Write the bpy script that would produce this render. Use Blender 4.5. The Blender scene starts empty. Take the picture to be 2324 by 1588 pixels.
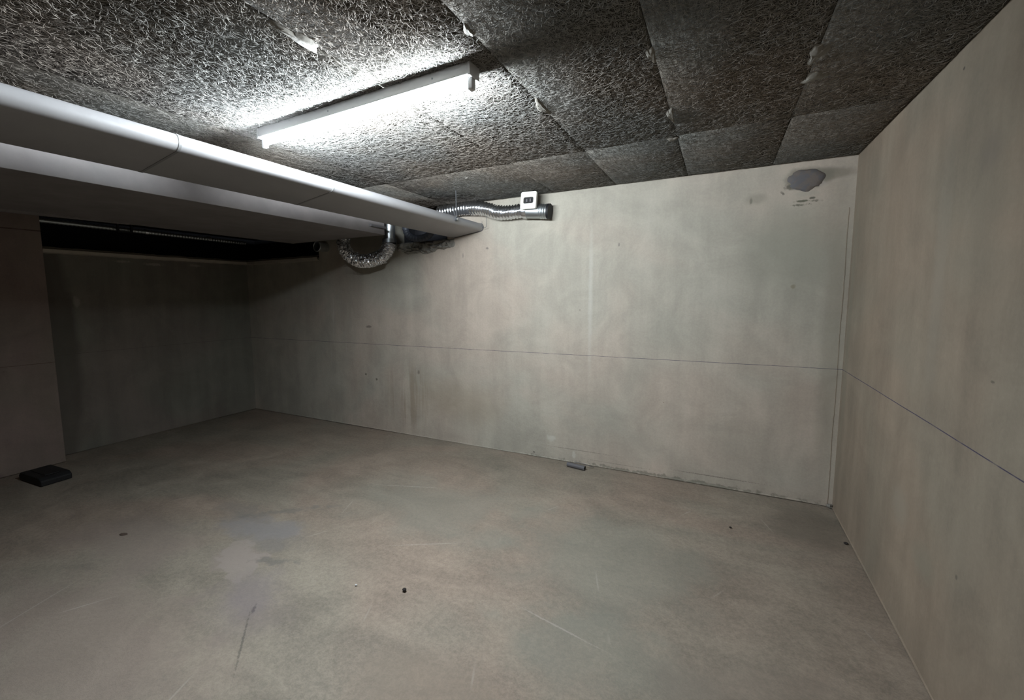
import bpy, math, random
import numpy as np
from mathutils import Vector, Matrix
C = bpy.context.scene.collection
random.seed(7); rng = np.random.default_rng(11)
sc = bpy.context.scene

# ---------------------------------------------------------------- camera, world, exposure
W, Hh = 2324.0, 1588.0
F, YAW, PITCH, ROLL, CH = 1008.675, -0.4958, -0.1046, -0.0103, 1.529
SX, SY = -73.01, -15.17
fw = Vector((math.sin(YAW)*math.cos(PITCH), math.cos(YAW)*math.cos(PITCH), math.sin(PITCH)))
rt = Vector((math.cos(YAW), -math.sin(YAW), 0)); up = rt.cross(fw)
r2 = rt*math.cos(ROLL)+up*math.sin(ROLL); u2 = up*math.cos(ROLL)-rt*math.sin(ROLL)
cam = bpy.data.cameras.new('camera'); co = bpy.data.objects.new('camera', cam); C.objects.link(co)
cam.sensor_width = 36; cam.lens = F/W*36; cam.shift_x = -SX/W; cam.shift_y = SY/W
cam.clip_start = .02
M = Matrix((r2, u2, -fw)).transposed().to_4x4(); M.translation = Vector((0, 0, CH)); co.matrix_world = M
sc.camera = co
wd = bpy.data.worlds.new('world'); sc.world = wd; wd.use_nodes = True
wd.node_tree.nodes['Background'].inputs[0].default_value = (1.0, .86, .74, 1)
wd.node_tree.nodes['Background'].inputs[1].default_value = .05
sc.view_settings.view_transform = 'Standard'; sc.view_settings.look = 'None'
sc.view_settings.gamma = 1; sc.view_settings.use_curve_mapping = False
sc.view_settings.exposure = 0.0
TUBE = 675.                              # emission strength of the fluorescent tube
XR, YB, XL, XC, ZC, YC = .764, 3.882, -5.688, -5.455, 2.439, 1.735
CEIL = ZC

# ---------------------------------------------------------------- node helpers
class NT:
    def __init__(s, name):
        s.m = bpy.data.materials.new(name); s.m.use_nodes = True; s.t = s.m.node_tree
        s.b = s.t.nodes['Principled BSDF']; s.l = s.t.links
        s.geo = s.n('ShaderNodeNewGeometry'); s.pos = s.geo.outputs['Position']
        sp = s.n('ShaderNodeSeparateXYZ'); s.l.new(s.pos, sp.inputs[0]); s.x, s.y, s.z = sp.outputs
    def n(s, k, **kw):
        o = s.t.nodes.new(k)
        for a, b in kw.items(): setattr(o, a, b)
        return o
    def inp(s, sock, v):
        if isinstance(v, bpy.types.NodeSocket): s.l.new(v, sock)
        else: sock.default_value = v
    def math(s, op, a, b=0, c=0):
        o = s.n('ShaderNodeMath', operation=op)
        for i, v in enumerate((a, b, c)): s.inp(o.inputs[i], v)
        return o.outputs[0]
    def mapped(s, scale=(1, 1, 1), off=(0, 0, 0), rot=(0, 0, 0), vec=None):
        o = s.n('ShaderNodeMapping'); s.l.new(vec or s.pos, o.inputs[0])
        o.inputs[1].default_value = off; o.inputs[2].default_value = rot; o.inputs[3].default_value = scale
        return o.outputs[0]
    def noise(s, scale, detail=4, rough=.55, vec=None, dist=0):
        o = s.n('ShaderNodeTexNoise'); s.l.new(vec or s.pos, o.inputs['Vector'])
        o.inputs['Scale'].default_value = scale; o.inputs['Detail'].default_value = detail
        o.inputs['Roughness'].default_value = rough; o.inputs['Distortion'].default_value = dist
        return o.outputs[0]
    def ramp(s, f, a, b, lo=0., hi=1.):
        o = s.n('ShaderNodeMapRange'); o.interpolation_type = 'SMOOTHSTEP'
        s.inp(o.inputs[0], f)
        for i, v in zip((1, 2, 3, 4), (a, b, lo, hi)): o.inputs[i].default_value = v
        return o.outputs[0]
    def mix(s, f, a, b, mode='MIX'):
        o = s.n('ShaderNodeMix', data_type='RGBA', blend_type=mode)
        s.inp(o.inputs[0], f)
        for sk, v in ((o.inputs[6], a), (o.inputs[7], b)):
            if isinstance(v, (tuple, list)): v = tuple(v)+(1,) if len(v) == 3 else v
            s.inp(sk, v)
        return o.outputs[2]
    def spot(s, c, r, dist=.25, soft=(.6, 1.), nscale=9., rot=0.):
        """a patch shaped like an ellipsoid with a ragged rim: 1 inside, 0 outside"""
        m = s.n('ShaderNodeVectorMath', operation='SUBTRACT'); s.l.new(s.pos, m.inputs[0]); m.inputs[1].default_value = c
        src = m.outputs[0]
        if rot: src = s.mapped(rot=(0, 0, -rot), vec=src)
        d = s.n('ShaderNodeVectorMath', operation='DIVIDE'); s.l.new(src, d.inputs[0]); d.inputs[1].default_value = r
        ln = s.n('ShaderNodeVectorMath', operation='LENGTH'); s.l.new(d.outputs[0], ln.inputs[0])
        nz = s.noise(max(nscale if nscale < 9 else 3., .7/min(r)), 3)
        v = s.math('ADD', ln.outputs['Value'], s.math('MULTIPLY', s.math('SUBTRACT', nz, .5), dist*2))
        return s.ramp(v, soft[0], soft[1], 1, 0)
    def line(s, coord, at, half, wob=.0015):
        nz = s.math('MULTIPLY', s.math('SUBTRACT', s.noise(2.5, 2), .5), wob*4)
        d = s.math('ABSOLUTE', s.math('ADD', s.math('SUBTRACT', coord, at), nz))
        return s.ramp(d, half*.5, half*1.5, 1, 0)
    def bump(s, h, strength, dist=.01, prev=None):
        o = s.n('ShaderNodeBump'); o.inputs['Strength'].default_value = strength; o.inputs['Distance'].default_value = dist
        s.l.new(h, o.inputs['Height'])
        if prev: s.l.new(prev, o.inputs['Normal'])
        return o.outputs[0]
    def done(s, col=None, rough=.85, metal=0., nrm=None, spec=.3):
        if col is not None:
            if isinstance(col, tuple): s.b.inputs['Base Color'].default_value = col+(1,)
            else: s.l.new(col, s.b.inputs['Base Color'])
        s.inp(s.b.inputs['Roughness'], rough); s.b.inputs['Metallic'].default_value = metal
        s.b.inputs['Specular IOR Level'].default_value = spec
        if nrm: s.l.new(nrm, s.b.inputs['Normal'])
        return s.m

def concrete(name, warm, cool, stains_and_tones=(), lines=(), streak=.16, pock=.5, flecks=True, drips=False):
    t = NT(name)
    big = t.noise(.9, 3, .5, dist=.6)
    col = t.mix(t.ramp(big, .35, .65), warm, cool)
    # vertical formwork streaks and cloudy mottling
    st = t.noise(6., 5, .6, vec=t.mapped((1, 1, .12)))
    cl = t.noise(2.6, 6, .62, dist=.8)
    f = t.math('ADD', t.ramp(st, .25, .8, 1-streak, 1+streak*.7), t.ramp(cl, .3, .75, -.10, .10))
    fine = t.noise(70., 4, .7)
    f = t.math('ADD', f, t.ramp(fine, .34, .66, -.035, .035))
    g = t.n('ShaderNodeCombineColor'); [t.l.new(f, g.inputs[i]) for i in range(3)]
    col = t.mix(1., col, g.outputs[0], 'MULTIPLY')
    if flecks:                                            # bug holes and dark specks
        v = t.n('ShaderNodeTexVoronoi'); v.inputs['Scale'].default_value = 5.5; t.l.new(t.pos, v.inputs['Vector'])
        sep = t.n('ShaderNodeSeparateColor'); t.l.new(v.outputs['Color'], sep.inputs[0])
        rad = t.ramp(sep.outputs[0], .72, 1., 0., .035)
        hole = t.math('LESS_THAN', v.outputs['Distance'], rad)
        col = t.mix(t.math('MULTIPLY', hole, pock), col, (.10, .09, .07))
    if drips:
        dr = t.noise(9., 4, .7, vec=t.mapped((1, 1, .06)))
        zone = t.spot((-4.02, YB, 1.15), (.35, .5, .65), .2, (.3, 1.))
        col = t.mix(t.math('MULTIPLY', t.ramp(dr, .58, .68), t.math('MULTIPLY', zone, .8)), col, (.60, .58, .52))
        zone = t.spot((-3.0, YB, .45), (.42, .5, .55), .2, (.3, 1.))
        col = t.mix(t.math('MULTIPLY', t.ramp(dr, .45, .62), t.math('MULTIPLY', zone, .55)), col, (.24, .19, .13))
    for c, r, colr, a, dist, soft in stains_and_tones:
        col = t.mix(t.math('MULTIPLY', t.spot(c, r, dist, soft), a), col, colr)
    for ax, at, half, colr, a in lines:
        brk = t.ramp(t.noise(14., 2), .25, .5, .55, 1.)
        col = t.mix(t.math('MULTIPLY', t.math('MULTIPLY', t.line((t.x, t.y, t.z)[ax], at, half), a), brk), col, colr)
    nb = t.bump(t.noise(3., 5, .6), .35, .03); nb = t.bump(t.noise(160., 4, .7), .12, .002, nb)
    return t.done(col, .82, 0, nb)

# ---------------------------------------------------------------- mesh helpers
class MB:
    def __init__(s): s.v = []; s.f = []; s.mi = []
    def add(s, v, f, mi=0):
        o = len(s.v); s.v += [tuple(p) for p in v]; s.f += [tuple(i+o for i in q) for q in f]; s.mi += [mi]*len(f)
    def box(s, a, b, mi=0):
        x0, y0, z0 = a; x1, y1, z1 = b
        s.add([(x0,y0,z0),(x1,y0,z0),(x1,y1,z0),(x0,y1,z0),(x0,y0,z1),(x1,y0,z1),(x1,y1,z1),(x0,y1,z1)],
              [(0,3,2,1),(4,5,6,7),(0,1,5,4),(1,2,6,5),(2,3,7,6),(3,0,4,7)], mi)
    def prism(s, prof, y0, y1, mi=0):
        """closed profile [(x, z)] swept along y"""
        n = len(prof); v = [(x, y0, z) for x, z in prof]+[(x, y1, z) for x, z in prof]
        f = [(i, (i+1) % n, n+(i+1) % n, n+i) for i in range(n)]+[tuple(range(n))[::-1], tuple(range(n, 2*n))]
        s.add(v, f, mi)
    def tube(s, pts, rad, n=20, mi=0, caps=True, wob=None):
        pts = [Vector(p) for p in pts]; m = len(pts); rad = rad if hasattr(rad, '__len__') else [rad]*m
        T = [(pts[min(i+1, m-1)]-pts[max(i-1, 0)]).normalized() for i in range(m)]
        a = Vector((0, 0, 1)) if abs(T[0].z) < .9 else Vector((1, 0, 0))
        N = (a-T[0]*a.dot(T[0])).normalized(); v = []
        for i in range(m):
            N = (N-T[i]*N.dot(T[i])).normalized(); B = T[i].cross(N)
            for k in range(n):
                t = 2*math.pi*k/n; r = rad[i]*(wob(i, k) if wob else 1)
                v.append(pts[i]+(N*math.cos(t)+B*math.sin(t))*r)
        f = [(i*n+k, i*n+(k+1) % n, (i+1)*n+(k+1) % n, (i+1)*n+k) for i in range(m-1) for k in range(n)]
        if caps: f += [tuple(range(n))[::-1], tuple(range((m-1)*n, m*n))]
        s.add(v, f, mi)
    def build(s, name, mats, parent=None, smooth=False, bevel=0., bseg=2):
        me = bpy.data.meshes.new(name); me.from_pydata(s.v, [], s.f); me.update()
        mats = mats if isinstance(mats, (list, tuple)) else [mats]
        for m in mats: me.materials.append(m)
        me.polygons.foreach_set('material_index', s.mi)
        if smooth: me.shade_smooth() if hasattr(me, 'shade_smooth') else me.polygons.foreach_set('use_smooth', [True]*len(me.polygons))
        o = bpy.data.objects.new(name, me); C.objects.link(o)
        if bevel:
            b = o.modifiers.new('bevel', 'BEVEL'); b.width = bevel; b.segments = bseg; b.limit_method = 'ANGLE'; b.angle_limit = math.radians(40)
        if smooth:
            me.set_sharp_from_angle(angle=math.radians(42))
        if parent is not None:
            o.parent = parent; o.matrix_parent_inverse = parent.matrix_world.inverted()
        return o
def struct(o): o['kind'] = 'structure'; return o
def tag(o, label, cat, group=None):
    o['label'] = label; o['category'] = cat
    if group: o['group'] = group
    return o
def empty(name, loc, label, cat, group=None):
    o = bpy.data.objects.new(name, None); C.objects.link(o); o.location = loc; o.empty_display_size = .1
    o.matrix_world = Matrix.Translation(loc)
    return tag(o, label, cat, group)
def smoothpath(pts, n):
    """Catmull-Rom through pts"""
    P = [Vector(p) for p in pts]; P = [P[0]*2-P[1]]+P+[P[-1]*2-P[-2]]; out = []
    seg = len(P)-3
    for i in range(n+1):
        u = i/n*seg; k = min(int(u), seg-1); t = u-k; a, b, c, d = P[k:k+4]
        out.append(.5*((2*b)+(c-a)*t+(2*a-5*b+4*c-d)*t*t+(3*b-a-3*c+d)*t**3))
    return out

# ---------------------------------------------------------------- materials
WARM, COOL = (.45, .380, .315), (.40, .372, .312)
BLUE = (.035, .03, .075)
m_back = concrete('back_wall_concrete', WARM, COOL, streak=.10, drips=True,
    lines=[(2, 1.0, .0016, BLUE, .9), (2, .045, .0025, (.2, .18, .14), .0)],
    stains_and_tones=[((.50, YB, 2.325), (.17, .3, .09), (.17, .16, .125), .8, .45, (.55, 1.)),
            ((.66, YB, 2.335), (.14, .3, .05), (.20, .18, .14), .6, .3, (.4, 1.)),
            ((.20, YB, 2.215), (.10, .3, .055), (.24, .23, .18), .5, .35, (.3, 1.)),
            ((.165, YB, 2.20), (.012, .3, .03), (.15, .14, .11), .7, .3, (.4, 1.)),
            ((.47, YB, 2.17), (.05, .3, .010), (.09, .09, .06), .9, .5, (.5, 1.)),
            ((.53, YB, 2.185), (.022, .3, .010), (.07, .07, .05), .9, .4, (.5, 1.)),
            ((.395, YB, 2.27), (.045, .3, .030), (.07, .065, .05), .75, 1.2, (.2, .8)),
            ((.36, YB, 2.235), (.025, .3, .020), (.06, .055, .045), .7, 1.2, (.2, .8)),
            ((.58, YB, 2.275), (.05, .3, .03), (.42, .37, .33), .6, 1., (.2, .8)),
            ((.50, YB, 2.215), (.12, .3, .025), (.40, .37, .31), .5, 1., (.2, .8)),
            ((.46, YB, 2.145), (.07, .3, .010), (.08, .08, .055), .8, 1.2, (.2, .9)),
            ((.55, YB, 2.165), (.05, .3, .012), (.08, .08, .055), .7, 1.2, (.2, .9)),
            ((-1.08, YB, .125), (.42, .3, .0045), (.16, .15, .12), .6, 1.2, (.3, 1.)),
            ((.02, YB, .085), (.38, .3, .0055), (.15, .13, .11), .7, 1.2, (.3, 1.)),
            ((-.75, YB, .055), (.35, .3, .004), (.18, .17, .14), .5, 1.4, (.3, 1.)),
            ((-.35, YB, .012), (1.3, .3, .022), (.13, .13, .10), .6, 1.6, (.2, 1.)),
            ((-1.35, YB, .20), (.05, .3, .04), (.55, .55, .49), .5, 1., (.3, 1.)),
            ((-1.13, YB, .075), (.02, .3, .05), (.56, .55, .49), .5, 1., (.3, 1.)),
            ((.44, YB, 1.85), (.42, .3, .50), (.27, .265, .215), .55, .3, (.2, 1.)),
            ((-2.011, YB, 1.994), (.022, .3, .015), (.14, .13, .12), .7, .8, (.4, 1.)),
            ((-2.28, YB, 1.937), (.006, .3, .035), (.14, .13, .12), .7, .4, (.4, 1.)),
            ((-.767, YB, 1.949), (.008, .3, .02), (.14, .13, .12), .7, .3, (.4, 1.)),
            ((.45, YB, 1.578), (.02, .3, .02), (.2, .18, .12), .6, .3, (.4, 1.)),
            ((-2.86, YB, .72), (.02, .3, .03), (.12, .10, .08), .6, .5, (.4, 1.)),
            ((-3.457, YB, .595), (.02, .3, .02), (.10, .09, .07), .8, .5, (.4, 1.)),
            ((-3.62, YB, .64), (.02, .3, .02), (.10, .09, .07), .8, .5, (.4, 1.)),
            ((-3.55, YB, 1.2), (.05, .3, .02), (.09, .08, .07), .6, .6, (.4, 1.)),
            ((-1.52, YB, .04), (.014, .3, .012), (.1, .09, .08), .8, .3, (.4, 1.)),
            ((-1.0, YB, 1.5), (.03, .3, .9), (.58, .57, .52), .35, .3, (.1, 1.)),
            ((-2.4, YB, .45), (.8, .3, .35), (.33, .27, .20), .5, .4, (.2, 1.)),
            ((.70, YB, 1.2), (.10, .3, 1.3), (.26, .24, .19), .45, .2, (.3, 1.))])  # last entry: darkening painted into the colour along the right corner
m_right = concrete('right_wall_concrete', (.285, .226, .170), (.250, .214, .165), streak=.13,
    lines=[(2, 1.0, .0019, BLUE, .95)],
    stains_and_tones=[((XR, 2.14, 1.99), (.3, .10, .10), (.20, .17, .14), .55, .3, (.2, 1.)),
            ((XR, 2.407, 2.357), (.3, .010, .008), (.06, .05, .04), .9, .2, (.5, 1.)),
            ((XR, 2.071, .536), (.3, .013, .012), (.12, .1, .08), .8, .3, (.4, 1.)),
            ((XR, 2.644, .543), (.3, .15, .12), (.28, .25, .20), .5, .3, (.2, 1.)),
            ((XR, 2.35, .43), (.3, .16, .10), (.24, .22, .17), .5, .4, (.2, 1.)),
            ((XR, 2.45, 1.6), (.3, .10, .8), (.30, .27, .22), .35, .3, (.2, 1.)),
            ((XR, 1.98, 1.245), (.3, .016, .006), (.10, .09, .07), .7, .3, (.4, 1.)),
            ((XR, 3.80, 1.3), (.3, .07, 1.4), (.24, .22, .17), .5, .2, (.3, 1.))])  # last entry: darkening painted in along the corner with the back wall
m_left = concrete('left_wall_concrete', (.19, .165, .14), (.175, .17, .14), streak=.14, stains_and_tones=[((XL, 1.68, 1.0), (.3, .36, 1.6), (.07, .06, .05), .6, .12, (.80, 1.)), ((XL, 2.45, 1.945), (.3, .10, .016), (.36, .34, .28), .5, .8, (.3, 1.)), ((XL, 2.75, 1.93), (.3, .13, .022), (.36, .34, .28), .55, .8, (.3, 1.)), ((XL, 3.2, 1.94), (.3, .10, .02), (.36, .34, .28), .5, .8, (.3, 1.)), ((XL, 2.02, 1.52), (.3, .04, .07), (.34, .32, .28), .5, .8, (.3, 1.))], lines=[(2, 1.0, .0016, (.08, .07, .06), .7)])  # first entry: a darker upright strip on the wall beside the pier
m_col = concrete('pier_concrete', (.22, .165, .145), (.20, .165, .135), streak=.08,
    lines=[(2, .962, .003, (.10, .07, .05), .8), (2, 2.16, .005, (.06, .04, .03), .8)],
    stains_and_tones=[((XC, 1.20, .45), (.3, .10, .55), (.22, .15, .06), .8, .35, (.4, 1.)), ((XC, 1.24, .0), (.3, .10, .08), (.13, .09, .09), .7, .3, (.4, 1.))])
m_mortar = concrete('mortar', (.22, .205, .18), (.25, .24, .21), streak=.05, flecks=False)
m_plug = concrete('plug_mortar', (.135, .13, .135), (.15, .145, .145), streak=.03, flecks=False)
m_ledge = concrete('ledge_mortar', (.42, .37, .30), (.40, .36, .30), streak=.05, flecks=False)
m_void = NT('void_board').done((.03, .03, .035), .9)

def floor_mat():
    t = NT('floor_concrete')
    big = t.noise(.75, 3, .5, dist=.8)
    col = t.mix(t.ramp(big, .38, .62), (.262, .208, .163), (.240, .209, .165))
    cl = t.noise(2.2, 6, .65, dist=1.2); fine = t.noise(38., 5, .75); grit = t.noise(130., 3, .7)
    tw = t.noise(1.4, 5, .6, vec=t.mapped((1, 2.4, 1), rot=(0, 0, .5)), dist=1.5)
    f = t.math('ADD', t.ramp(cl, .25, .78, .84, 1.14), t.ramp(tw, .3, .72, -.10, .09))
    f = t.math('ADD', f, t.ramp(fine, .34, .66, -.11, .10)); f = t.math('ADD', f, t.ramp(grit, .34, .66, -.08, .08))
    g = t.n('ShaderNodeCombineColor'); [t.l.new(f, g.inputs[i]) for i in range(3)]
    col = t.mix(1., col, g.outputs[0], 'MULTIPLY')
    for c, r, colr, a, dist, soft in [
            ((-2.62, 1.78, 0), (.42, .22, .3), (0.178, 0.163, 0.154), .55, .5, (.4, 1.)),
            ((-2.22, 1.62, -5), (.17, .11, .3), (0.124, 0.112, 0.103), .6, .5, (.3, 1.)),
            ((-2.45, 1.50, 0), (.24, .14, .3), (0.255, 0.214, 0.184), .7, .4, (.5, 1.)),
            ((-2.0, 1.28, 0), (.35, .25, .3), (0.178, 0.147, 0.141), .5, .6, (.2, 1.)),
            ((-3.0, 1.90, 0), (.35, .12, .3), (0.166, 0.152, 0.135), .45, .5, (.3, 1.)),
            ((-1.75, 2.6, 0), (.9, .6, .3), (0.225, 0.217, 0.178), .5, .4, (.3, 1.)),
            ((-.55, 2.5, 0), (.8, .8, .3), (0.207, 0.203, 0.167), .45, .4, (.3, 1.)),
            ((-.45, 1.8, 0), (.55, .35, .3), (0.195, 0.197, 0.162), .45, .5, (.3, 1.)),
            ((.2, 1.7, 0), (.45, .5, .3), (0.195, 0.158, 0.127), .5, .4, (.3, 1.)),
            ((-2.5, .75, 0), (1.1, .5, .3), (.235, .185, .155), .6, .4, (.3, 1.)),
            ((-3.3, 1.3, 0), (.8, .4, .3), (.225, .18, .155), .5, .4, (.3, 1.)),
            ((.55, 3.5, 0), (.32, .5, .3), (0.148, 0.124, 0.097), .6, .4, (.3, 1.)),
            ((-.9, 1.25, 0), (.5, .3, .3), (0.213, 0.175, 0.135), .5, .5, (.3, 1.))]:
        col = t.mix(t.math('MULTIPLY', t.spot(c, r, dist*1.8, soft, 3.2), a), col, colr)
    # hand-shaped patches, a crack and drag marks
    for c, r, rot, colr, a, dist, soft, ns in [
            ((-2.40, 1.49, 0), (.24, .13, .3), -.5, (.30, .255, .225), .6, 1.4, (.62, .85), 6.),
            ((-2.24, 1.585, 0), (.17, .05, .3), .35, (.13, .12, .11), .6, 1.6, (.3, 1.), 11.),
            ((-2.62, 1.78, 0), (.36, .16, .3), .15, (.225, .212, .21), .5, 1.4, (.4, 1.), 5.),
            ((-2.72, 2.02, 0), (.50, .05, .3), .75, (.14, .13, .12), .45, 1.8, (.2, 1.), 6.),
            ((-2.1, 1.36, 0), (.30, .18, .3), -.6, (.20, .172, .172), .5, .5, (.3, 1.), 6.),
            ((-1.84, 1.12, 0), (.26, .007, .3), -.75, (.08, .07, .06), .65, .9, (.3, 1.), 9.),
            ((-1.98, 1.27, 0), (.05, .012, .3), -.9, (.07, .06, .06), .7, .6, (.3, 1.), 9.),
            ((-2.18, 2.78, 0), (.34, .006, .3), .35, (.42, .39, .34), .6, .8, (.3, 1.), 9.),
            ((-1.55, 2.15, 0), (.30, .006, .3), .55, (.40, .36, .31), .5, .8, (.3, 1.), 9.),
            ((-.62, 1.86, 0), (.28, .007, .3), -.2, (.42, .37, .33), .45, .8, (.3, 1.), 9.)]:
        col = t.mix(t.math('MULTIPLY', t.spot(c, r, dist, soft, ns, rot), a), col, colr)
    # thin pale scratches
    for rot, off, k in ((.5, .3, .35), (-.35, 1.7, .30)):
        w = t.n('ShaderNodeTexWave'); w.inputs['Scale'].default_value = .55; w.inputs['Distortion'].default_value = 1.2
        w.inputs['Detail'].default_value = 2; w.inputs['Detail Scale'].default_value = .6
        t.l.new(t.mapped(off=(off, off*.7, 0), rot=(0, 0, rot)), w.inputs['Vector'])
        msk = t.ramp(t.noise(1.9, 2, vec=t.mapped(off=(off*5, 0, 0))), .60, .68)
        col = t.mix(t.math('MULTIPLY', t.math('MULTIPLY', t.ramp(w.outputs[1], .9990, .9999), msk), k), col, (.42, .38, .33))
    v = t.n('ShaderNodeTexVoronoi'); v.inputs['Scale'].default_value = 9.; t.l.new(t.pos, v.inputs['Vector'])
    sep = t.n('ShaderNodeSeparateColor'); t.l.new(v.outputs['Color'], sep.inputs[0])
    hole = t.math('LESS_THAN', v.outputs['Distance'], t.ramp(sep.outputs[0], .8, 1., 0., .035))
    col = t.mix(t.math('MULTIPLY', hole, .6), col, (.14, .12, .10))
    nb = t.bump(t.noise(1.6, 5, .6), .35, .05); nb = t.bump(fine, .5, .006, nb); nb = t.bump(grit, .5, .003, nb)
    return t.done(col, t.ramp(cl, .3, .7, .62, .85), 0, nb, .35)
m_floor = floor_mat()

def ceil_mat():
    t = NT('wood_wool_board')
    a = t.noise(1.1, 3, .5); col = t.mix(t.ramp(a, .35, .65), (.165, .142, .117), (.145, .143, .128))
    w = None
    for rot, sc_ in ((.4, (1, .12, 1)), (1.5, (1, .10, 1)), (2.5, (1, .14, 1))):
        n = t.noise(110., 3, .6, vec=t.mapped(sc_, rot=(0, 0, rot)), dist=.5)
        w = n if w is None else t.math('MAXIMUM', w, n)
    f = t.ramp(w, .46, .72, .40, 1.1)
    g = t.n('ShaderNodeCombineColor'); [t.l.new(f, g.inputs[i]) for i in range(3)]
    col = t.mix(1., col, g.outputs[0], 'MULTIPLY')
    return t.done(col, .95, 0, t.bump(w, .6, .004), .1)
m_ceil = ceil_mat()
def fibre_mat():
    t = NT('wood_wool_fibre')
    a = t.noise(1.1, 3, .5); col = t.mix(t.ramp(a, .35, .65), (.28, .245, .21), (.245, .245, .232))
    f = t.ramp(t.noise(60., 2), .3, .7, .7, 1.25)
    g = t.n('ShaderNodeCombineColor'); [t.l.new(f, g.inputs[i]) for i in range(3)]
    return t.done(t.mix(1., col, g.outputs[0], 'MULTIPLY'), .95, 0, None, .1)
m_fibre = fibre_mat()

def plug_mat():
    t = NT('plug_mortar_mottled'); nz = t.noise(14., 4, .6, dist=1.)
    return t.done(t.mix(t.ramp(nz, .35, .6), (.125, .12, .125), (.155, .13, .115)), .75, 0, t.bump(t.noise(60., 4), .3, .004))
m_plug2 = plug_mat()
def paint(name, col, rough=.4, spec=.5, dirt=.1, metal=0.):
    t = NT(name); f = t.ramp(t.noise(5., 5, .6), .3, .75, 1-dirt, 1+dirt*.4)
    g = t.n('ShaderNodeCombineColor'); [t.l.new(f, g.inputs[i]) for i in range(3)]
    return t.done(t.mix(1., col, g.outputs[0], 'MULTIPLY'), rough, metal, t.bump(t.noise(25., 3), .08, .005), spec)
m_duct = paint('duct_paint', (.305, .30, .305), .38, .5, .06)
m_seam = paint('seam_band', (.20, .20, .20), .5)
m_beam = paint('grey_duct_paint', (.19, .173, .168), .6, .3, .16)
m_alu = paint('aluminium', (.72, .73, .75), .24, .5, .05, 1.)
m_alu_dull = paint('galvanised_sheet', (.50, .53, .54), .42, .5, .12, 1.)
m_foil = paint('crinkled_foil', (.66, .66, .67), .25, .5, .1, 1.)
m_black = paint('black_rubber', (.012, .012, .013), .6, .3)
m_white = paint('white_enamel', (.5, .5, .5), .4, .4, .05)
m_clip = paint('white_plastic', (.70, .68, .62), .5, .4, .05)
m_steel = paint('dull_steel', (.22, .23, .24), .45, .5, .1, 1.)
m_wire = paint('dark_wire', (.09, .095, .10), .6, .3)
m_pvc = paint('grey_conduit', (.12, .115, .12), .5, .4)
m_stone = paint('dark_stone', (.035, .03, .028), .8, .2)
m_hose = paint('dark_hose', (.05, .055, .07), .5, .4)
t_ = NT('lit_tube'); t_.b.inputs['Emission Color'].default_value = (.86, .94, 1., 1); t_.b.inputs['Emission Strength'].default_value = TUBE
m_tube = t_.done((.9, .9, .9), .4)

# ---------------------------------------------------------------- the room shell
YF = -6.5
def grid_floor():
    mb = MB(); nx, ny = 110, 130; X = np.linspace(XL-.0, XR+.0, nx); Y = np.linspace(YF, YB, ny)
    ph = rng.uniform(0, 6.28, 12); kx = rng.uniform(-3, 3, 12); ky = rng.uniform(-3, 3, 12)
    def hgt(x, y): return sum(math.sin(kx[i]*x+ky[i]*y+ph[i]) for i in range(12))*.0006-.003
    v = [(x, y, hgt(x, y)) for y in Y for x in X]
    f = [(j*nx+i, j*nx+i+1, (j+1)*nx+i+1, (j+1)*nx+i) for j in range(ny-1) for i in range(nx-1)]
    mb.add(v, f); mb.box((XL-.2, YF, -.15), (XR+.2, YB+.2, -.012))
    return struct(mb.build('floor', m_floor, smooth=True))
grid_floor()
mb = MB(); mb.box((-2.46, YB, 0), (XR+.2, YB+.2, CEIL)); mb.box((-3.16, YB, 0), (-2.46, YB+.2, 2.085)); mb.box((-4.30, YB, 0), (-3.16, YB+.2, CEIL)); mb.box((XL-.9, YB, 0), (-4.30, YB+.2, 2.02)); struct(mb.build('wall_back', m_back))
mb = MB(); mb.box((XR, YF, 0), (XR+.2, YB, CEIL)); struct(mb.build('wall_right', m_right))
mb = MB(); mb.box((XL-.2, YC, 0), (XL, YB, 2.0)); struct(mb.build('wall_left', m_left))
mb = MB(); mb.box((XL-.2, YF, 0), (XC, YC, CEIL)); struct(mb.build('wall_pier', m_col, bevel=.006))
mb = MB(); mb.box((XL-.2, YF-.2, 0), (XR+.2, YF, CEIL)); struct(mb.build('wall_front_added', m_void))  # unseen wall added to close the open side, dark to cut bounced light
# the dark slot above the far left walls
mb = MB(); mb.box((XL-.9, YC-.6, 1.85), (XL-.8, YB+.8, CEIL)); mb.box((XL-.8, YB+.7, 1.85), (-4.2, YB+.8, CEIL)); mb.box((-4.30, YB+.2, 1.85), (-4.2, YB+.7, CEIL))
mb.box((XL-.8, YC-.6, 1.85), (XL-.2, YC-.5, CEIL)); mb.box((XL-.8, YC-.5, 1.85), (XL-.2, YB+.7, 1.95)); mb.box((XL-.2, YB+.2, 1.85), (-4.3, YB+.7, 1.95))
mb.box((-3.26, YB+.4, 1.99), (-2.36, YB+.45, CEIL)); mb.box((-3.26, YB+.2, 1.99), (-3.16, YB+.4, CEIL)); mb.box((-2.46, YB+.2, 1.99), (-2.36, YB+.4, CEIL)); mb.box((-3.16, YB+.2, 1.99), (-2.46, YB+.4, 2.085))
struct(mb.build('wall_recess', m_void))

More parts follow.
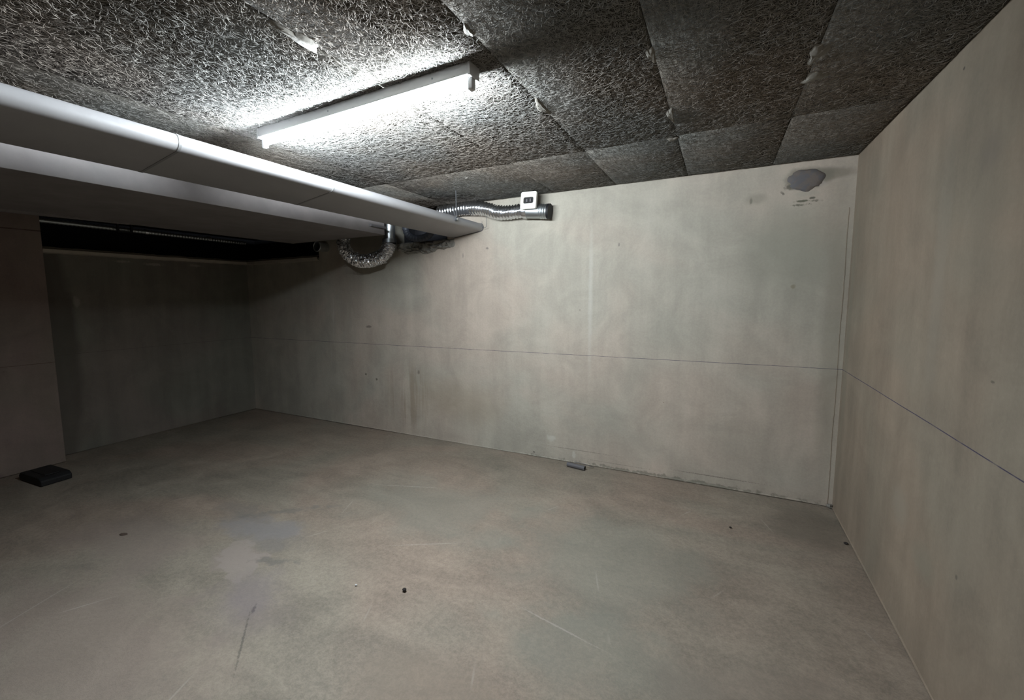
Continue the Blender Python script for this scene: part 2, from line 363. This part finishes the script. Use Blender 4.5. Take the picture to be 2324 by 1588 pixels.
def ragged_strip(name, mat, a, b, nrm, z0, z1, depth, jit, n=90, kx=(), mat_idx=0):
    """a mortar bead along a wall from a to b (xy), ragged on both edges"""
    mb = MB(); v = []
    ph = rng.uniform(0, 6.28, 6); fr = rng.uniform(3, 30, 6)
    L = math.dist(a, b)
    for i in range(n+1):
        u = i/n; x = a[0]+(b[0]-a[0])*u; y = a[1]+(b[1]-a[1])*u
        w = sum(math.sin(fr[k]*u*L+ph[k]) for k in range(6))/6; q = rng.normal(0, .25)
        zt = z1+jit*(w+q*.5); zb = z0 if z0 < .001 else z0-jit*(abs(w)+abs(q))
        d = depth*(1+.35*w)
        for z, dd in ((zb, -.004), (zb+.15*(zt-zb), d*.8), (zb+.6*(zt-zb), d), (zt, -.004)):
            v.append((x+nrm[0]*dd, y+nrm[1]*dd, z))
    f = [(i*4+k, (i+1)*4+k, (i+1)*4+k+1, i*4+k+1) for i in range(n) for k in range(3)]
    mb.add(v, f); return struct(mb.build(name, mat, smooth=True))
ragged_strip('trim_1', m_ledge, (XL, YC+.06), (XL, YB), (1, 0), 1.985, 2.045, .040, .006)
ragged_strip('trim_2', m_ledge, (XL, YB), (-4.30, YB), (0, -1), 1.985, 2.05, .030, .006)
ragged_strip('trim_3', m_back, (-1.75, YB), (.62, YB), (0, -1), 0, .016, .003, .006, 200)
ragged_strip('trim_4', m_back, (-4.9, YB), (-1.75, YB), (0, -1), 0, .012, .004, .005, 160)
ragged_strip('trim_5', m_right, (XR, 1.4), (XR, YB), (-1, 0), 0, .012, .006, .004, 120)
# grout bead up the right corner
mb = MB(); pts = [(XR-.028+.0015*math.sin(z*9)+rng.normal(0, .0006), YB+.001, z) for z in np.linspace(.02, 2.1, 80)]
mb.tube(pts, .003, 6); pts = [(XR+.001, YB-.05+.002*math.sin(z*7), z) for z in np.linspace(.9, 1.9, 50)]; mb.tube(pts, .002, 6)
struct(mb.build('trim_6', m_right, smooth=True))

# ceiling: wood-wool boards with open joints, plus their loose curled strands
def ceiling():
    mb = MB(); mb.box((XL-.9, YF-.2, CEIL+.035), (XR+.2, YB+.8, CEIL+.2), 0)
    seams = [XL-.9, -4.55, -3.48, -2.41, -1.335, -.80, -.262, .285, XR+.2]
    rows = [(-6.7, -5.1), (-5.1, -3.1), (-3.1, -1.1), (-1.1, .3), (.3, 2.90), (2.90, YB+.8)]
    for (y0, y1) in rows:
        for x0, x1 in zip(seams[:-1], seams[1:]):
            if x1-x0 < .02: continue
            dz = rng.uniform(.0, .003); e = [rng.uniform(.0010, .0028) for _ in range(4)]
            mb.box((x0+e[0], y0+e[1], CEIL+dz), (x1-e[2], y1-e[3], CEIL+.034), 0)
    # strands
    N = 275000; S = 4
    X = rng.uniform(XL, XR, N*2); Y = rng.uniform(-1.2, YB, N*2)
    keep = (rng.random(N*2) < np.where(X < -2.9, .12, np.where(X < -2.41, .45, 1.0))*np.where(Y > 2.9, .6, 1.0))
    X = X[keep][:N]; Y = Y[keep][:N]; N = len(X)
    th = rng.uniform(0, math.pi*2, N)+0*X
    # strands lie in swirling bundles
    th = th*.45+2.2*np.sin(X*2.3+1.3*np.sin(Y*2.9))+1.7*np.sin(Y*3.7+X*1.9)
    L = rng.gamma(3., .0085, N)+.009; L = np.minimum(L, .12); curv = rng.normal(0, 1, N)*15
    wd_ = rng.uniform(.0006, .0013, N); sag = rng.gamma(2., .0016, N)*np.minimum(1, L/.04); z0 = CEIL-rng.uniform(-.001, .0015, N)
    V = np.zeros((N, S+1, 3, 3), np.float32); px, py, a = X.copy(), Y.copy(), th.copy()
    for i in range(S+1):
        u = i/S; zz = z0-sag*4*u*(1-u)*.8
        nx_, ny_ = -np.sin(a), np.cos(a); w = wd_*(1-.35*abs(2*u-1))
        for k, (sg, dz) in enumerate(((-1, .0), (0, -.0008), (1, .0))):
            V[:, i, k, 0] = px+nx_*w*sg; V[:, i, k, 1] = py+ny_*w*sg; V[:, i, k, 2] = zz+dz
        px = px+np.cos(a)*L/S; py = py+np.sin(a)*L/S; a = a+curv*L/S
    ok = (V[..., 0].max((1, 2)) < XR-.002) & (V[..., 1].max((1, 2)) < YB-.002); 
    mnx, mxx, mny, mxy = V[..., 0].min((1, 2)), V[..., 0].max((1, 2)), V[..., 1].min((1, 2)), V[..., 1].max((1, 2))
    die = rng.random(len(ok))
    for sx in seams[1:-1]: ok &= ~((mnx < sx+.002) & (mxx > sx-.002) & (die < .82))
    ok &= ~((mny < 2.902) & (mxy > 2.898) & (die < .9))
    V = V[ok]; N = len(V)
    base = np.arange(N)[:, None, None]*((S+1)*3); i = np.arange(S)[None, :, None]*3; k = np.arange(2)[None, None, :]
    q = base+i+k; Fq = np.stack([q, q+1, q+4, q+3], -1).reshape(-1, 4)
    nb = len(mb.v); bv = np.array(mb.v, np.float32); bf = np.array(mb.f)
    allv = np.concatenate([bv, V.reshape(-1, 3)]); allf = np.concatenate([bf, Fq+nb])
    me = bpy.data.meshes.new('ceiling'); me.vertices.add(len(allv)); me.vertices.foreach_set('co', allv.ravel())
    me.loops.add(allf.size); me.loops.foreach_set('vertex_index', allf.ravel().astype(np.int32))
    me.polygons.add(len(allf)); me.polygons.foreach_set('loop_start', np.arange(0, allf.size, 4, dtype=np.int32))
    me.materials.append(m_ceil); me.materials.append(m_fibre)
    mi = np.zeros(len(allf), np.int32); mi[len(bf):] = 1; me.polygons.foreach_set('material_index', mi)
    me.update(); me.validate()
    o = bpy.data.objects.new('ceiling', me); C.objects.link(o); struct(o)
    return o
ceil_o = ceiling()
# plaster smears squeezed out of the board joints
def smear(cx, cy, lx, ly, rot, name='plaster_smear'):
    n = 22; v = [(cx, cy, CEIL-.009)]
    for ring, (s_, z) in enumerate(((.6, CEIL-.010), (1., CEIL-.001))):
        for k in range(n):
            t = 2*math.pi*k/n; r = s_*(1+.28*math.sin(3*t+cx*9)+rng.uniform(-.15, .15))
            x, y = lx*r*math.cos(t), ly*r*math.sin(t)
            v.append((cx+x*math.cos(rot)-y*math.sin(rot), cy+x*math.sin(rot)+y*math.cos(rot), z))
    f = [(0, 1+(k+1) % n, 1+k) for k in range(n)]+[(1+k, 1+(k+1) % n, 1+n+(k+1) % n, 1+n+k) for k in range(n)]
    mb.add(v, f)
mb = MB()
smear(-.80, 1.42, .015, .035, .1); smear(-.80, 2.13, .022, .10, .05); smear(-1.34, 1.17, .03, .10, .0); smear(-.262, 2.55, .016, .10, 0)
smear(-.29, 2.93, .03, .03, .4); smear(.285, 2.2, .03, .08, .1); smear(.31, 2.42, .04, .05, .6); smear(-.27, 1.9, .015, .06, 0); smear(-1.75, 3.05, .015, .01, 0)
sm = mb.build('plaster_smear', m_mortar, parent=ceil_o, smooth=True)

# ---------------------------------------------------------------- fluorescent batten
lamp = empty('fluorescent_lamp', (-1.53, 1.6, CEIL), 'long white fluorescent batten lamp with a lit tube, fixed under the rough ceiling', 'lamp')
x0, x1 = -2.20, -.86
mb = MB()
prof = [(-.036, CEIL-.001), (-.036, CEIL-.044), (-.033, CEIL-.047), (.033, CEIL-.047), (.036, CEIL-.044), (.036, CEIL-.001)]
v = [(x0+.012, 1.6+a, z) for a, z in prof]+[(x1-.012, 1.6+a, z) for a, z in prof]; n = 6
mb.add(v, [(i, (i+1) % n, n+(i+1) % n, n+i) for i in range(n)]+[tuple(range(n))[::-1], tuple(range(n, 2*n))])
mb.build('housing', m_white, lamp, bevel=.0015)
for e in (x0, x1-.012):
    mb = MB(); mb.box((e, 1.6-.038, CEIL-.052), (e+.012, 1.6+.038, CEIL-.001)); mb.build('end_cap', m_white, lamp, bevel=.003)
for e, s_ in ((x0+.004, 1), (x1-.026, -1)):
    mb = MB(); mb.box((e, 1.6-.014, CEIL-.094), (e+.022, 1.6+.014, CEIL-.046)); mb.build('lamp_holder', m_white, lamp, bevel=.004)
mb = MB(); mb.tube([(x, 1.6, CEIL-.067) for x in np.linspace(x0+.028, x1-.028, 12)], .0145, 24); tube = mb.build('tube', m_tube, lamp, smooth=True)
for e in (x0+.55, x1-.18):
    mb = MB(); mb.tube([(e, 1.6-.034, CEIL-.025), (e, 1.6-.0375, CEIL-.025)], .004, 10); mb.build('screw', m_steel, lamp)
lamp.location = (-1.56, 1.646, CEIL); lamp.rotation_euler = (0, 0, -.029)

# ---------------------------------------------------------------- flat-oval white duct
duct = empty('ventilation_duct', (-2.26, 1.2, 2.10), 'long white flat-oval ventilation duct hung below the ceiling, next to the lamp', 'duct')
def oval(grow=0.):
    P = []
    def arc(cx, cz, r, a0, a1, n):
        for i in range(n+1):
            a = math.radians(a0+(a1-a0)*i/n); P.append((cx+(r+grow)*math.cos(a), cz+(r+grow)*math.sin(a)))
    arc(-2.084, 2.196, .037, -78, 88, 18); arc(-2.365, 2.199, .084, 92, 259, 16)
    return P
for y0, y1 in ((-4.4, -1.0), (-1.0, 1.13), (1.13, 1.99), (1.99, YB+.02)):
    mb = MB(); mb.prism(oval(), y0+.0012, y1-.0012); mb.build('duct_section', m_duct, duct, smooth=True)
for y in (1.13, 1.99):
    mb = MB(); mb.prism(oval(.0016), y-.006, y+.006); mb.build('joint_seam', m_seam, duct, smooth=True)
mb = MB(); mb.prism(oval(.004), YB-.012, YB+.01); mb.build('wall_collar', m_pvc, duct, smooth=True)
for ry, rx in ((3.36, -2.036), (YB-.06, -1.985)):
    rod = empty('hanger_rod', (rx, ry, CEIL), 'thin steel rod dropping from the ceiling to the white oval duct' if rx < -2.0 else 'thin wire hook hanging at the back wall beside the end of the white duct', 'hanger')
    if rx < -2.0:
        mb = MB(); mb.tube([(rx, ry, CEIL), (rx+.002, ry, 2.206)], .003, 8); mb.build('rod', m_wire, rod, smooth=True)
        mb = MB(); mb.tube([(rx-.030, ry-.01, 2.30), (rx-.006, ry, 2.215)], .0025, 8); mb.build('wire', m_wire, rod, smooth=True)
        mb = MB(); mb.tube([(rx-.006, ry, 2.198), (rx+.004, ry, 2.196)], .018, 20); mb.build('washer', m_wire, rod)
        mb = MB(); mb.tube([(rx+.003, ry, 2.198), (rx+.014, ry, 2.196)], .009, 6); mb.build('nut', m_alu, rod)
    else:
        mb = MB(); mb.tube(smoothpath([(rx, ry, CEIL), (rx, ry, 2.22), (rx-.004, ry, 2.185), (rx-.03, ry, 2.18), (rx-.045, ry, 2.19), (rx-.045, ry, 2.24)], 30), .002, 6); mb.build('wire', m_wire, rod, smooth=True)

# ---------------------------------------------------------------- wide rectangular duct
box = empty('rectangular_duct', (-3.35, 1.2, 2.12), 'wide boxed grey duct left of the white oval duct, flat underside facing the floor', 'duct')
mb = MB(); mb.prism([(-4.28, 2.145), (-2.95, 2.145), (-2.95, 2.38), (-4.28, 2.38)], -4.4, 3.50)
mb.build('duct_body', m_beam, box, bevel=.002)
mb = MB()
v = [(-4.24, -1., 2.145), (-4.24, 1.9, 2.145), (-4.24, 1.9, 2.14), (-4.24, -1., 2.09), (-4.275, -1., 2.145), (-4.275, 1.9, 2.145), (-4.275, 1.9, 2.14), (-4.275, -1., 2.09)]
mb.add(v, [(0, 1, 2, 3), (4, 7, 6, 5), (3, 2, 6, 7), (0, 3, 7, 4), (1, 5, 6, 2)]); mb.build('edge_strip', m_beam, box)  # tapered strip under the left edge, thinning out towards the far end
mb = MB(); mb.box((-2.949, 3.28, 2.20), (-2.92, 3.50, 2.22)); mb.build('end_flange', m_pvc, box)
for x, y in ((-3.2, -.4), (-3.2, 2.4), (-4.0, -.4), (-4.0, 2.4)):
    mb = MB(); mb.box((x, y, 2.379), (x+.03, y+.004, CEIL-.012)); mb.build('strap', m_steel, box)

# ---------------------------------------------------------------- flexible aluminium duct on the back wall
flex = empty('flexible_duct', (-1.9, 3.80, 2.30), 'short shiny ribbed aluminium hose running along the top of the back wall', 'duct')
yq = YB-.078
path = smoothpath([(-2.50, yq, 2.365), (-2.35, yq, 2.372), (-2.18, yq, 2.374), (-2.0, yq, 2.352), (-1.86, yq, 2.305), (-1.74, yq, 2.292), (-1.60, yq, 2.296), (-1.555, yq, 2.294)], 460)
rads = []
acc = 0
for i, p in enumerate(path):
    if i: acc += (p-path[i-1]).length
    amp = .0065 if p.x > -2.15 else .003
    rads.append(.060+amp*math.sin(acc*2*math.pi/.030)+.0015*math.sin(acc*21)+.001*math.sin(acc*67))
mb = MB(); mb.tube(path, rads, 40, wob=lambda i, k: 1+.012*math.sin(k*.9+i*.11)); mb.build('ribbed_hose', m_alu, flex, smooth=True)
mb = MB(); mb.tube([(-1.60, yq, 2.293), (-1.597, yq, 2.293), (-1.560, yq, 2.29), (-1.556, yq, 2.29)], [.064, .068, .068, .064], 40); mb.build('clamp', m_alu, flex, smooth=True)
mb = MB(); xs = np.linspace(-1.558, -1.365, 60); rr = [.062+(.0045*max(0, math.sin((x+1.365)*2*math.pi/.022)) if x > -1.435 else 0) for x in xs]
mb.tube([(x, yq, 2.285-(x+1.558)*.10) for x in xs], rr, 40); mb.build('rigid_stub', m_alu_dull, flex, smooth=True)
mb = MB(); mb.tube([(-1.366, yq, 2.266), (-1.345, yq, 2.264)], [.066, .066], 40); mb.build('black_end_cap', m_black, flex, smooth=True)
# square white clip on the hose
cl = empty('pipe_clip', (-1.50, 3.71, 2.36), 'square white plastic frame with a dark opening, clipped over the end of the shiny hose', 'clip')
def rrect(hx, hz, r, n=6):
    P = []
    for cx, cz, a0 in ((hx-r, hz-r, 0), (-hx+r, hz-r, 90), (-hx+r, -hz+r, 180), (hx-r, -hz+r, 270)):
        for i in range(n+1): a = math.radians(a0+90*i/n); P.append((cx+r*math.cos(a), cz+r*math.sin(a)))
    return P
def frame_prism(ox, oz, cx, cz, y0, y1):
    n = len(ox); tilt = .08
    def T(p, y): return (cx+p[0]+p[1]*tilt, y, cz+p[1]-p[0]*0.03)
    v = [T(p, y0) for p in ox]+[T(p, y0) for p in oz]+[T(p, y1) for p in ox]+[T(p, y1) for p in oz]; f = []
    for i in range(n):
        j = (i+1) % n
        f += [(i, j, n+j, n+i), (2*n+i, 3*n+i, 3*n+j, 2*n+j), (i, 2*n+i, 2*n+j, j), (n+i, n+j, 3*n+j, 3*n+i)]
    return v, f
yc = 3.700
mb = MB(); v, f = frame_prism(rrect(.073, .073, .016), rrect(.046, .026, .014), -1.508, 2.358, yc, yc+.03); mb.add(v, f); mb.build('frame', m_clip, cl, smooth=True, bevel=.002)
mb = MB(); mb.box((-1.56, yc+.018, 2.328), (-1.455, yc+.024, 2.392)); mb.build('dark_backing', m_black, cl)
for dx in (-.021, .012):
    mb = MB(); mb.tube([(-1.508+dx+.004, yc+.012, 2.345), (-1.508+dx+.004, yc+.012, 2.371)], .009, 12); mb.build('slot_bar', m_pvc, cl, smooth=True)

# ---------------------------------------------------------------- foil loop, collar and hoses at the end of the grey duct
foil = empty('foil_hose', (-3.35, 3.66, 1.95), 'crumpled silver foil hose sagging in a loop under the end of the grey duct', 'hose')
yf = 3.68
path = smoothpath([(-3.66, yf, 2.26), (-3.68, yf, 2.10), (-3.60, yf, 1.99), (-3.46, yf-.005, 1.93), (-3.30, yf-.005, 1.925), (-3.15, yf, 1.96), (-3.065, yf, 2.03), (-3.04, yf, 2.10)], 260)
wn = rng.normal(0, 1, (270, 44)); ks = np.array([.25, .5, .25])
for _ in range(2): wn = (wn+np.roll(wn, 1, 1)+np.roll(wn, -1, 1)+np.roll(wn, 1, 0)+np.roll(wn, -1, 0))/2.6
rads = [.068*(1+.07*math.sin(i*.75)) for i in range(len(path))]
mb = MB(); mb.tube(path, rads, 44, wob=lambda i, k: 1+.055*wn[i, k]); mb.build('foil_sleeve', m_foil, foil)
mb = MB(); mb.tube([(-3.04, yf, 2.09), (-3.04, yf, 2.13)], .073, 32); mb.build('clamp_band', m_steel, foil, smooth=True)
mb = MB(); mb.tube([(-3.04, yf, 2.10), (-3.035, yf, CEIL)], .058, 32); mb.build('collar', m_alu_dull, foil, smooth=True)
hs = empty('dark_hose', (-2.72, 3.75, 2.2), 'dark bent hose between the foil loop and the end of the white duct', 'hose')
path = smoothpath([(-2.93, 3.80, 2.32), (-2.90, 3.80, 2.19), (-2.80, 3.80, 2.135), (-2.66, 3.80, 2.14), (-2.58, 3.80, 2.21), (-2.56, 3.80, 2.33)], 90)
mb = MB(); mb.tube(path, [.035+.002*math.sin(i*1.3) for i in range(91)], 24); mb.build('hose_body', m_hose, hs, smooth=True)
mb = MB(); mb.tube([(-2.93, 3.80, 2.30), (-2.93, 3.80, 2.34)], .042, 24); mb.build('hose_clamp', m_steel, hs, smooth=True)
# lumpy mortar fill on the wall under the white duct's end
mb = MB(); nx, nz = 110, 22; v = []
lump = rng.normal(0, 1, (nx, nz))
for _ in range(3): lump = (lump+np.roll(lump, 1, 0)+np.roll(lump, -1, 0)+np.roll(lump, 1, 1)+np.roll(lump, -1, 1))/2.4
for i in range(nx):
    u = i/(nx-1); x = -3.15+.78*u; zt = 2.11+.0*u; zb = 2.035-.055*math.sin(math.pi*min(1, u*1.05))+.010*math.sin(u*19)+.006*math.sin(u*43+1)
    for k in range(nz):
        w = k/(nz-1); e = min(1, 5*w)*min(1, 6*(1-w))*min(1, 8*u)*min(1, 8*(1-u))
        v.append((x, YB+.002-e*(.028+.012*max(-1.5, min(1.8, lump[i, k]))), zb+(zt-zb)*w))
mb.add(v, [(i*nz+k, (i+1)*nz+k, (i+1)*nz+k+1, i*nz+k+1) for i in range(nx-1) for k in range(nz-1)])
tag(mb.build('mortar_fill', m_mortar, smooth=True), 'lumpy band of grey mortar squeezed onto the back wall below the white duct end', 'mortar')

# round mortar plug near the right corner
mb = MB(); v = [(.487, YB-.016, 2.315)]; n = 40
for s_, d in ((.55, .015), (.85, .012), (1.0, -.001)):
    for k in range(n):
        t = 2*math.pi*k/n; r = 1+.05*math.sin(3*t+.5)+.04*math.sin(7*t)+(.05*rng.normal() if s_ == 1 and 2.2 < t < 5.9 else 0)
        v.append((.487+.105*s_*r*math.cos(t), YB-d, 2.312+.075*s_*r*math.sin(t)))
f = [(0, 1+k, 1+(k+1) % n) for k in range(n)]+[(1+j*n+k, 1+(j+1)*n+k, 1+(j+1)*n+(k+1) % n, 1+j*n+(k+1) % n) for j in range(2) for k in range(n)]
mb.add(v, f); tag(mb.build('mortar_plug', m_plug2, smooth=True), 'round grey mortar plug in the back wall near the right corner', 'mortar patch')

# ---------------------------------------------------------------- thin duct, clamp and ring in the dark slot
thin = empty('spiral_pipe', (-5.56, 2.6, 2.27), 'thin ribbed metal pipe running through the dark slot above the far left wall', 'pipe')
n = 420; pts = [(-5.56, 1.45+2.35*i/n, 2.272-.012*i/n) for i in range(n+1)]
mb = MB(); mb.tube(pts, [.021+.0016*math.sin(i*1.1) for i in range(n+1)], 16); mb.build('pipe_body', m_alu_dull, thin, smooth=True)
for y in (2.62, 3.3):
    mb = MB(); mb.tube([(-5.56, y, 2.268), (-5.56, y+.03, 2.268)], .030, 20); mb.build('coupling', m_alu, thin, smooth=True)
br = empty('pipe_bracket', (-5.50, 2.42, 2.30), 'square dark bracket holding the thin pipe in the slot above the far left wall', 'bracket')
P = []
a, b = rrect(.07, .055, .012), rrect(.052, .037, .008); nn = len(a)
mb = MB(); v = [(-5.51, 2.42+p[0], 2.285+p[1]) for p in a]+[(-5.51, 2.42+p[0], 2.285+p[1]) for p in b]+[(-5.53, 2.42+p[0], 2.285+p[1]) for p in a]+[(-5.53, 2.42+p[0], 2.285+p[1]) for p in b]
f = []
for i in range(nn):
    j = (i+1) % nn; f += [(i, nn+i, nn+j, j), (2*nn+i, 2*nn+j, 3*nn+j, 3*nn+i), (i, j, 2*nn+j, 2*nn+i), (nn+i, 3*nn+i, 3*nn+j, nn+j)]
mb.add(v, f); mb.build('clamp_frame', m_black, br)
mb = MB(); mb.box((-5.526, 2.415, 2.335), (-5.514, 2.425, CEIL)); mb.build('hanger_strip', m_pvc, br)
rg = MB(); pts = [(-4.17+.055*math.cos(t), YB-.14, 2.13+.055*math.sin(t)) for t in np.linspace(0, 2*math.pi, 49)]
rg.tube(pts, .007, 10, caps=False); rg.tube([(-4.17, YB-.14, 2.13), (-4.17, YB+.2, 2.13)], .052, 28, caps=False)
tag(rg.build('pipe_end', m_alu_dull, smooth=True), 'open round pipe end poking out of the wall under the grey duct', 'pipe')

# ---------------------------------------------------------------- things on the floor
blk = empty('rubber_block', (-5.07, 1.47, 0), 'low black rubber block lying on the floor at the foot of the left pier', 'block')
mb = MB(); mb.prism([(-.20, 0), (.185, 0), (.185, .045), (.150, .068), (-.17, .068), (-.20, .045)], -.105, .105)
o = mb.build('block_body', m_black, None, bevel=.008); o.parent = blk; o.location = (0, 0, 0)
mb = MB(); mb.box((-.13, -.05, .066), (.12, .05, .073)); o = mb.build('raised_pad', m_black, None, bevel=.003); o.parent = blk
blk.rotation_euler = (0, 0, .06)

cp = empty('conduit_offcut', (-1.07, 3.76, 0), 'short grey plastic conduit offcut lying on the floor against the back wall', 'pipe')
mb = MB(); n = 24; R_, r_ = .021, .0165; A = Vector((-1.155, 3.775, .020)); B = Vector((-.99, 3.748, .020))
ax = (B-A).normalized(); s1 = Vector((0, 0, 1)); s2 = ax.cross(s1); v = []
for P_, rr in ((A, R_), (B, R_), (B, r_), (A, r_)):
    for k in range(n):
        t = 2*math.pi*k/n; v.append(P_+(s1*math.cos(t)+s2*math.sin(t))*rr)
mb.add(v, [(j*n+k, j*n+(k+1) % n, ((j+1) % 4)*n+(k+1) % n, ((j+1) % 4)*n+k) for j in range(4) for k in range(n)])
mb.build('tube_wall', m_pvc, cp, smooth=True)
mb = MB(); mb.tube(smoothpath([(-1.10, 3.80, .042), (-1.03, 3.79, .044), (-.97, 3.80, .03), (-.93, 3.82, .012)], 20), .0025, 6); mb.build('wire_scrap', m_pvc, cp, smooth=True)

def pebble(x, y, r, label, mat, flat=.6, name='pebble', cat='pebble', stretch=1., rot=0.):
    mb = MB(); nu, nv = 9, 12; v = []
    for i in range(nu+1):
        a = math.pi*i/nu
        for k in range(nv):
            t = 2*math.pi*k/nv; q = r*(1+(.12*rng.normal() if 0 < i < nu else 0))
            px, py = q*math.sin(a)*math.cos(t)*stretch, q*math.sin(a)*math.sin(t)
            v.append((x+px*math.cos(rot)-py*math.sin(rot), y+px*math.sin(rot)+py*math.cos(rot), r*flat+q*math.cos(a)*flat-.002))
    mb.add(v, [(i*nv+k, (i+1)*nv+k, (i+1)*nv+(k+1) % nv, i*nv+(k+1) % nv) for i in range(nu) for k in range(nv)])
    return tag(mb.build(name, mat, smooth=True), label, cat)
pebble(-1.398, 1.726, .0105, 'small black pebble on the open floor, darkest speck near the middle foreground', m_stone, .8)
m_leaf = paint('brown_scrap', (.09, .065, .05), .8, .2)
pebble(-3.394, 1.322, .016, 'thin brown leaf-like scrap on the dim floor at the left', m_leaf, .15, 'leaf_scrap', 'scrap', 1.7, .3)
pebble(-1.656, 1.641, .006, 'tiny pale chip on the floor just left of the black pebble', m_white, .6, 'concrete_chip', 'chip')
pebble(.117, 3.226, .008, 'small dark speck of grit on the floor near the right end of the back wall', m_stone, .6, 'grit_speck', 'grit')
pebble(.745, YB-.02, .018, 'small pale mortar crumb in the right floor corner', m_mortar, .8, 'mortar_crumb', 'crumb')
pebble(.735, 3.33, .012, 'small dark chip on the floor by the foot of the right wall', m_stone, .5, 'stone_chip', 'chip')
